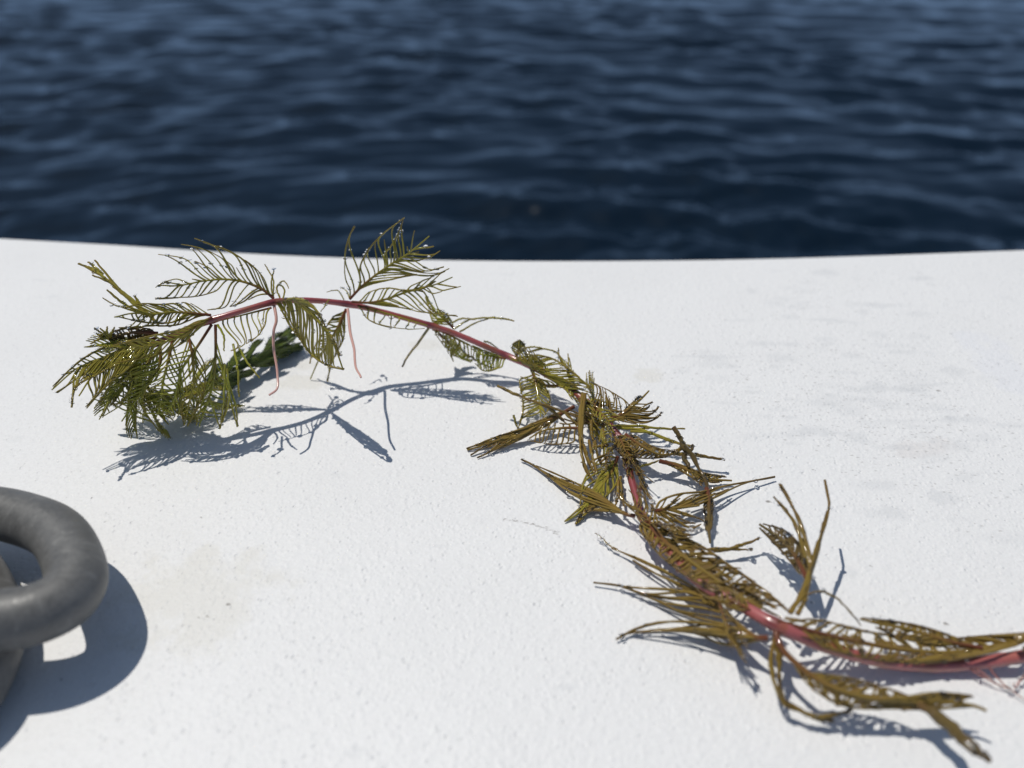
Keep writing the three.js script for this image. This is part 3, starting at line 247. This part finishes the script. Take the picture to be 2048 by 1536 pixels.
  for (let q = 0; q < 260; q++) dab(rr(-320, 320), rr(-580, 60), rr(1.5, 5), rr(0.8, 2.6), [0.62, 0.63, 0.64], rr(0.1, 0.3), 0.9, 0.9, 60 + q);
  const sc = new THREE.CatmullRomCurve3(DATA.streak.map(([x, z]) => new THREE.Vector3(x, 0, z)));
  for (let q = 0; q < 90; q++) { const t = rnd(), p = sc.getPoint(t); dab(p.x + rr(-0.3, 0.3), p.z + rr(-0.35, 0.35) * (t > 0.75 ? 2 : 1), rr(0.2, 0.55), 0.16, dirt, rr(0.2, 0.75), 0.8); }
  const px = new Uint8Array(M * M * 4), enc = (x) => 255 * (x <= 0.0031308 ? 12.92 * x : 1.055 * Math.pow(x, 1 / 2.4) - 0.055);
  for (let q = 0; q < M * M; q++) { px[q * 4] = enc(c[q * 3]); px[q * 4 + 1] = enc(c[q * 3 + 1]); px[q * 4 + 2] = enc(c[q * 3 + 2]); px[q * 4 + 3] = 255; }
  const map = new THREE.DataTexture(px, M, M); map.wrapS = map.wrapT = THREE.RepeatWrapping; map.magFilter = THREE.LinearFilter; map.colorSpace = THREE.SRGBColorSpace;
  map.repeat.set(1 / S, 1 / S); map.offset.set(0.5, 0.06 / S); map.needsUpdate = true;   // uv are metres: u = x, v = -z
  return { bump, map };
}
function buildBoat() {
  const boat = new THREE.Group(); boat.name = 'boat'; boat.userData = { label: 'white painted boat deck with fine grainy finish at the water', category: 'boat' };
  scene.add(boat);
  const { bump, map } = deckTextures();
  const paint = new THREE.MeshPhysicalMaterial({ map, bumpMap: bump, bumpScale: 0.0005, roughness: 0.55, color: 0xffffff });
  const R = 0.005, xs = [], grid = (rows, name, mat) => {            // rows: functions of x giving [y, z, uv v]
    const pos = [], uv = [], idx = [], n = xs.length;
    rows.forEach((f, i) => xs.forEach((x, j) => { const [y, z, v] = f(x); pos.push(x, y, z); uv.push(x, v); if (i && j) { const a = (i - 1) * n + j - 1; idx.push(a, a + 1, a + n, a + 1, a + n + 1, a + n); } }));
    const g = new THREE.BufferGeometry(); g.setAttribute('position', new THREE.Float32BufferAttribute(pos, 3)); g.setAttribute('uv', new THREE.Float32BufferAttribute(uv, 2)); g.setIndex(idx); g.computeVertexNormals();
    const m = finish(new THREE.Mesh(g, mat)); m.name = name; boat.add(m); return m;
  };
  for (let i = 0; i <= 120; i++) xs.push(-1.1 + 2.2 * i / 120);
  const top = [];
  for (const f of [0, 0.25, 0.5, 0.7, 0.85, 0.95, 0.985]) top.push((x) => { const e = edgeZ(x) + R, z = 0.75 + (e - 0.75) * f; return [0, z, -z]; });
  for (let a = 0; a <= 10; a++) { const q = a / 10 * Math.PI / 2; top.push((x) => { const e = edgeZ(x) + R; return [-R + R * Math.cos(q), e - R * Math.sin(q), -e + R * q]; }); }
  grid(top, 'deck', paint);
  const hullMat = new THREE.MeshPhysicalMaterial({ color: new THREE.Color().setRGB(0.78, 0.79, 0.8), roughness: 0.3, clearcoat: 0.5, clearcoatRoughness: 0.15 });
  grid([(x) => [-R - 0.0002, edgeZ(x) + 0.0006, 0], (x) => [-0.06, edgeZ(x) + 0.004, 0.06], (x) => [-0.3, edgeZ(x) + 0.03, 0.3], (x) => [-0.8, edgeZ(x) + 0.12, 0.8]], 'hull_side', hullMat);
}
buildBoat();

// ------------------------------------------------------------------ chain
function buildChain() {
  const chain = new THREE.Group(); chain.name = 'chain'; chain.userData = { label: 'thick dull grey chain links piled on the white deck', category: 'chain' }; scene.add(chain);
  const N = 512, px = new Uint8Array(N * N * 4), ro = new Uint8Array(N * N * 4);
  for (let j = 0; j < N; j++) for (let i = 0; i < N; i++) {
    const u = i / N, v = j / N, a = vnoise(u * 10, v * 5, 5 * 2, 41), b = vnoise(u * 40, v * 20, 40, 42), c = vnoise(u * 150, v * 90, 150, 43), d = vnoise(u * 24, v * 12, 24, 44), o = (j * N + i) * 4;
    const scuff = smooth(0.82, 0.97, d) * 0.045 + smooth(0.85, 0.97, b) * 0.04;
    const q = 0.40 + 0.05 * (a - 0.5) + 0.035 * (b - 0.5) + 0.05 * (c - 0.5) + scuff;
    px[o] = 255 * q; px[o + 1] = 255 * q * 0.995; px[o + 2] = 255 * q * 0.975; px[o + 3] = 255;
    const g = clamp(0.5 + 0.16 * (b - 0.5) + 0.15 * (c - 0.5)) * 255; ro[o] = ro[o + 1] = ro[o + 2] = g; ro[o + 3] = 255;
  }
  const map = new THREE.DataTexture(px, N, N); map.colorSpace = THREE.SRGBColorSpace; const rough = new THREE.DataTexture(ro, N, N);
  for (const t of [map, rough]) { t.wrapS = t.wrapT = THREE.RepeatWrapping; t.magFilter = THREE.LinearFilter; t.needsUpdate = true; t.repeat.set(3, 1); }
  const mat = new THREE.MeshPhysicalMaterial({ map, roughnessMap: rough, roughness: 1, bumpMap: rough, bumpScale: 0.0001, metalness: 0, specularIntensity: 1 });
  for (const pts of [DATA.linkA, DATA.linkB]) {
    const m = finish(new THREE.Mesh(new THREE.TubeGeometry(curve(pts, true), 180, 0.0068, 36, true), mat)); m.name = 'link'; chain.add(m);
  }
}
buildChain();

// ------------------------------------------------------------------ water milfoil
const TONE = {                                                       // base, tip
  olive: [[0.40, 0.345, 0.045], [0.33, 0.24, 0.040]],
  green: [[0.42, 0.42, 0.050], [0.40, 0.33, 0.045]],
  brown: [[0.305, 0.205, 0.042], [0.215, 0.132, 0.036]],
  deep: [[0.115, 0.165, 0.022], [0.095, 0.125, 0.022]],
  dark: [[0.18, 0.125, 0.040], [0.14, 0.092, 0.034]],
  root: [[0.55, 0.22, 0.18], [0.6, 0.36, 0.26]],
};
const mixc = (a, b, t) => [0, 1, 2].map((k) => a[k] + (b[k] - a[k]) * t);
const leafMat = new THREE.MeshPhysicalMaterial({ vertexColors: true, roughness: 0.9, transmission: 0.3, thickness: 0, clearcoat: 0.9, clearcoatRoughness: 0.06, ior: 1.33, specularIntensity: 0.3 });
const stemMat = new THREE.MeshPhysicalMaterial({ vertexColors: true, roughness: 0.4, clearcoat: 0.9, clearcoatRoughness: 0.15 });
const beads = [];                                                    // places where water clings

function buildPlant() {
  seed = 9001;
  const plant = new THREE.Group(); plant.name = 'milfoil_sprig'; plant.userData = { label: 'wet feathery water weed sprig with pink stem lying on white deck', category: 'water plant' };
  const add = (name, g, mat, parent) => { const m = finish(new THREE.Mesh(g, mat)); m.name = name; parent.add(m); return m; };
  scene.add(plant);

  // stem, a little thicker at every node
  const S = curve(DATA.stem), ns = 420, sp = [];
  for (let i = 0; i <= ns; i++) sp.push(S.getPoint(i / ns));
  const last = DATA.stem.length - 1, nodeAt = DATA.nodes.map((k) => k / last);
  const pink = [0.36, 0.072, 0.07], rose = [0.42, 0.115, 0.105], rust = [0.27, 0.085, 0.03], wine = [0.16, 0.018, 0.028], lime = [0.16, 0.17, 0.03];
  const stemR = (f) => { let r = 0.0015 - 0.00042 * smooth(0.2, 0.42, f) - 0.00012 * smooth(0.42, 0.7, f) - 0.00025 * smooth(0.78, 1, f); for (const q of nodeAt) r *= 1 + 0.22 * Math.exp(-Math.pow((f - q) / 0.006, 2)); return r * (1 + 0.14 * (vnoise(f * 220, 0.5, 4096, 6) - 0.5)); };
  const stemC = (f) => { let c = mixc(rose, pink, smooth(0.1, 0.5, f)); c = mixc(c, rust, 0.7 * smooth(0.74, 0.8, f)); c = mixc(c, lime, smooth(0.82, 0.88, f)); c = mixc(c, wine, 0.5 * smooth(0.355, 0.37, f) * (1 - smooth(0.42, 0.45, f))); c = mixc(c, rust, 0.65 * smooth(0.42, 0.75, vnoise(f * 170, 0.5, 4096, 3))); for (const q of nodeAt) c = mixc(c, wine, 0.75 * Math.exp(-Math.pow((f - q - 0.003) / 0.004, 2))); return c; };
  add('stem', tube(sp, stemR, stemC, 14), stemMat, plant);
  DATA.roots.forEach((pts, k) => {
    const c = curve(pts), p = c.getPoints(40), tone = k === 2 ? [[0.42, 0.34, 0.14], [0.30, 0.22, 0.10]] : [[0.62, 0.33, 0.27], [0.66, 0.36, 0.30]];
    p.forEach((q, i) => { q.x += 0.0003 * (vnoise(i * 0.22, k * 7.3, 4096, 17) - 0.5);  });
    add('root', tube(p, (f) => 0.0005 * (1 - 0.35 * f), (f) => mixc(tone[0], tone[1], f), 8), stemMat, plant);
  });

  const thread = (pts, r0, tone, lumpy = 0) => {
    const s = rnd() * 100, k = rr(0.82, 1.18), redBase = 0.35 * rnd();
    for (let i = 2; i < pts.length; i += 1) if (rnd() < 0.11) beads.push([pts[i], r0]);
    return tube(pts, (f) => r0 * (1.05 - 0.45 * f * f) * (1 + lumpy * (vnoise(s + f * 14, 0.3, 4096, 8) - 0.35)), (f) => mixc(mixc(tone[0], [0.2, 0.07, 0.03], redBase * (1 - smooth(0, 0.25, f))), tone[1], smooth(0.3, 1, f)).map((x) => x * k), 5);
  };
  const jit = (v, a) => { v.x += rr(-a, a); v.y = Math.max(0.0003, v.y + rr(-a, a)); v.z += rr(-a, a); return v; };
  const X1 = new THREE.Vector3(), X2 = new THREE.Vector3();
  function leafletPath(R, E, t, u, follow, free) {
    const p0 = R.getPoint(clamp(t)), p3 = E.getPoint(clamp(u)), d = p3.clone().sub(p0), len = d.length(); d.normalize();
    const rt = R.getTangent(clamp(t)), et = E.getTangent(clamp(u));
    X1.copy(d).multiplyScalar(0.9).addScaledVector(rt, free ? 0.15 : 0.55).normalize();
    const p1 = p0.clone().addScaledVector(X1, len * 0.4), p2 = p3.clone().addScaledVector(et, -len * (free ? 0.12 : 0.36));
    if (free) p2.addScaledVector(d, -len * 0.25);
    p2.y = Math.max(p2.y, 0.0003);
    const b = new THREE.CubicBezierCurve3(p0, jit(p1, len * 0.03), jit(p2, len * 0.03), p3), pts = b.getPoints(9);
    const end = Math.min(1, u + follow * rr(0.55, 1.1)), n = Math.ceil((end - u) * 14), ox = rr(-0.00028, 0.00028), oy = rr(-0.00028, 0.00028);
    for (let i = 1; i <= n; i++) { const q = E.getPoint(u + (end - u) * i / n); q.x += ox * (i / n); q.y = Math.max(0.0003, q.y + oy * (i / n)); pts.push(q); }
    return rnd() < 0.09 ? pts.slice(0, Math.ceil(pts.length * rr(0.45, 0.75))) : pts;
  }
  const matFor = { olive: 0.25, green: 0.15, brown: 0.6, dark: 0.8, root: 0.1 };
  for (const L of DATA.leaves) {
    const tone = TONE[L.c], lump = matFor[L.c], geos = [];
    if (L.s) {                                                       // loose threads from one node
      for (const pts of L.s) { const p = curve(pts).getPoints(18); p.forEach((q, i) => { if (i > 1) jit(q, 0.00012); }); geos.push(thread(p, L.tr / 1000 * (L.c === 'brown' || L.c === 'dark' ? 1.1 : 1.25), tone, lump * 1.3)); }
      add('leaf', mergeGeometries(geos), leafMat, plant); continue;
    }
    const R = curve(L.r), rp = R.getPoints(26);
    const red = [0.20, 0.062, 0.03];
    geos.push(tube(rp, (f) => L.rr / 1000 * 1.2 * (1.1 - 0.65 * f), (f) => mixc(red, tone[0], smooth(0, 0.55, f)), 6));
    const kids = [];
    for (const [pts, n, t0, t1, follow] of L.e) {
      const E = curve(pts);
      const nn = L.o ? n : Math.round(n * 1.35);
      for (let i = 0; i < nn; i++) {
        const f = nn > 1 ? i / (nn - 1) : 0.5, t = t0 + (t1 - t0) * f + rr(-0.022, 0.022), u = (L.f ? f : 0.13 + 0.75 * f) + rr(-0.03, 0.03), loose = rnd() < 0.3;
        kids.push(thread(leafletPath(R, E, t, clamp(u, 0, 1), loose ? 0 : follow, L.f || loose), L.tr / 1000 * rr(0.85, 1.3) * (L.c === 'brown' || L.c === 'dark' ? 0.74 : 0.88), tone, lump));
      }
      if (L.w) {                                                     // leaflets pasted into a blade by water
        const nu = 22, nv = 5, pos = [], col = [], idx = [], sA = rnd() * 50;
        for (let a = 0; a <= nu; a++) for (let b = 0; b <= nv; b++) {
          const f = a / nu, p = R.getPoint(clamp(t0 + (t1 - t0) * f)), q = E.getPoint(f), w = b / nv, ragged = 0.8 + 0.2 * vnoise(sA + a * 0.9, 0.5, 4096, 12);
          X2.copy(p).lerp(q, w * ragged); X2.y = Math.max(0.0003, X2.y + 0.0006 * (vnoise(sA + a * 0.5, b * 0.7, 4096, 13) - 0.5));
          pos.push(X2.x, X2.y, X2.z); const sh = 0.8 + 0.45 * vnoise(sA + a * 0.7, b * 1.3, 4096, 14); col.push(tone[1][0] * sh, tone[1][1] * sh, tone[1][2] * sh);
          if (a && b && vnoise(sA * 3 + a * 0.8, b * 1.1, 4096, 15) < 0.47) { const o = a * (nv + 1) + b, c = o - nv - 1; idx.push(c - 1, c, o - 1, c, o, o - 1); }
        }
        const g = new THREE.BufferGeometry(); g.setAttribute('position', new THREE.Float32BufferAttribute(pos, 3)); g.setAttribute('color', new THREE.Float32BufferAttribute(col, 3)); g.setIndex(idx); g.computeVertexNormals(); geos.push(g);
      }
    }
    if (L.o) { const m = add('leaf', mergeGeometries(geos), leafMat, plant); kids.forEach((g) => add('leaflet', g, leafMat, m)); }
    else add('leaf', mergeGeometries(geos.concat(kids)), leafMat, plant);
  }

  // older leaves wrapped and tangled round the stem
  for (let w = 0; w < 24; w++) {
    const f = (w < 6 ? 0.23 + 0.12 * (w + rnd()) / 6 : 0.405 + 0.105 * (w - 6 + rnd()) / 18), o = S.getPoint(f), T = S.getTangent(f).multiplyScalar(rnd() < 0.62 ? -1 : 1), skip = f > 0.352 && f < 0.405, tone = f > 0.44 ? TONE.olive : TONE.brown, side = new THREE.Vector3(0, 1, 0).addScaledVector(T, -T.y).normalize(), bi = new THREE.Vector3().crossVectors(T, side), a = rr(-1.7, 1.7);
    if (skip) continue;
    const out = side.clone().multiplyScalar(Math.cos(a)).addScaledVector(bi, Math.sin(a)), len = rr(0.010, 0.016), dirE = T.clone().addScaledVector(out, rr(0.15, 0.7)).normalize(), rs = stemR(f);
    const at = (k, h) => { const q = o.clone().addScaledVector(dirE, len * k).addScaledVector(out, rs + len * h); q.y = Math.max(0.0008, q.y - 0.35 * len * k * k); return q; };
    const R = curve([at(0, -0.04), at(0.35, 0.06), at(0.7, 0.05), at(1, -0.04)]), flat = new THREE.Vector3().crossVectors(dirE, out).normalize(), geos = [tube(R.getPoints(12), (q) => 0.0004 * (1.1 - 0.6 * q), (q) => mixc([0.22, 0.07, 0.03], tone[0], q), 5)];
    for (let i = 0; i < 8; i++) for (const sgn of [-1, 1]) {
      const t = 0.08 + 0.8 * i / 8 + rr(-0.03, 0.03), p = R.getPoint(clamp(t)), L2 = len * rr(0.38, 0.55), e = p.clone().addScaledVector(dirE, L2 * rr(0.75, 0.95)).addScaledVector(flat, sgn * L2 * rr(0.15, 0.55)).addScaledVector(out, L2 * rr(-0.2, 0.25)), m = p.clone().addScaledVector(flat, sgn * L2 * 0.38).addScaledVector(dirE, L2 * 0.25);
      m.y = Math.max(0.0005, m.y); e.y = Math.max(0.0004, e.y);
      geos.push(thread(new THREE.QuadraticBezierCurve3(p, m, e).getPoints(8), 0.00025 * rr(0.8, 1.25), tone, 0.4));
    }
    add('leaf', mergeGeometries(geos), leafMat, plant);
  }

  // the young shoot end: whorls of short green leaves folded along the stem
  const f0 = 32 / last;
  for (let w = 0; w < 13; w++) {
    const f = f0 + (1 - f0) * (0.06 + 0.9 * w / 12), o = S.getPoint(f), T = S.getTangent(f), side = new THREE.Vector3(0, 1, 0).addScaledVector(T, -T.y).normalize(), bi = new THREE.Vector3().crossVectors(T, side);
    const nk = w < 8 ? 4 : 7;
    for (let k = 0; k < nk; k++) {
      const a = k / nk * 6.283 + w * 0.8 + rr(-0.3, 0.3), out = side.clone().multiplyScalar(Math.cos(a)).addScaledVector(bi, Math.sin(a));
      const len = (w < 8 ? rr(0.012, 0.017) : rr(0.009, 0.012)), tone = w < 8 ? TONE.green : TONE.deep, spread = w < 6 ? rr(0.45, 0.8) : w < 8 ? rr(0.3, 0.6) : rr(0.22, 0.5);
      const dirE = T.clone().addScaledVector(out, spread).normalize(), tip = o.clone().addScaledVector(dirE, len); tip.y = Math.max(0.0006, tip.y);
      const mid = o.clone().addScaledVector(dirE, len * 0.5).addScaledVector(out, len * 0.10); mid.y = Math.max(0.0006, mid.y);
      const R = curve([o, mid, tip]), geos = [tube(R.getPoints(10), (q) => 0.00036 * (1.1 - 0.6 * q), () => tone[0], 5)], flat = new THREE.Vector3().crossVectors(dirE, out).normalize();
      for (let i = 0; i < 9; i++) for (const sgn of [-1, 1]) {
        const t = 0.12 + 0.8 * i / 8, p = R.getPoint(t), L2 = len * 0.42 * Math.sin(Math.PI * (0.25 + 0.6 * t)), dd = dirE.clone().multiplyScalar(0.95).addScaledVector(flat, sgn * 0.36).addScaledVector(out, 0.12).normalize();
        const m = p.clone().addScaledVector(flat, sgn * L2 * 0.28).addScaledVector(dirE, L2 * 0.3), e = p.clone().addScaledVector(dd, L2); m.y = Math.max(0.0004, m.y); e.y = Math.max(0.0004, e.y);
        geos.push(thread(new THREE.QuadraticBezierCurve3(p, m, e).getPoints(6), w < 8 ? 0.00024 : 0.00034, tone, 0.1));
      }
      add('leaf', mergeGeometries(geos), leafMat, plant);
    }
  }

  // water beads
  const drop = new THREE.IcosahedronGeometry(1, 2), gs = [], M4 = new THREE.Matrix4(), Q = new THREE.Quaternion(), E3 = new THREE.Euler();
  for (const [p, r] of beads) {                                      // flattened lenses of water lying on the threads
    const s = rr(0.00034, 0.0008), n = r * 0.6; Q.setFromEuler(E3.set(rr(-0.5, 0.5), rr(0, 6.28), rr(-0.5, 0.5)));
    gs.push(drop.clone().applyMatrix4(M4.compose(new THREE.Vector3(p.x + rr(-n, n), p.y + r * 0.8, p.z + rr(-n, n)), Q, new THREE.Vector3(s * rr(1, 1.5), s * rr(0.18, 0.32), s))));
  }
  const dm = add('water_drops', mergeGeometries(gs), new THREE.MeshPhysicalMaterial({ color: 0xffffff, transmission: 1, thickness: 0.001, ior: 1.33, roughness: 0.06 }), plant);
  dm.userData.kind = 'stuff';
  console.log('drops', beads.length, 'parts', plant.children.length);
}
buildPlant();

renderer.render(scene, camera);
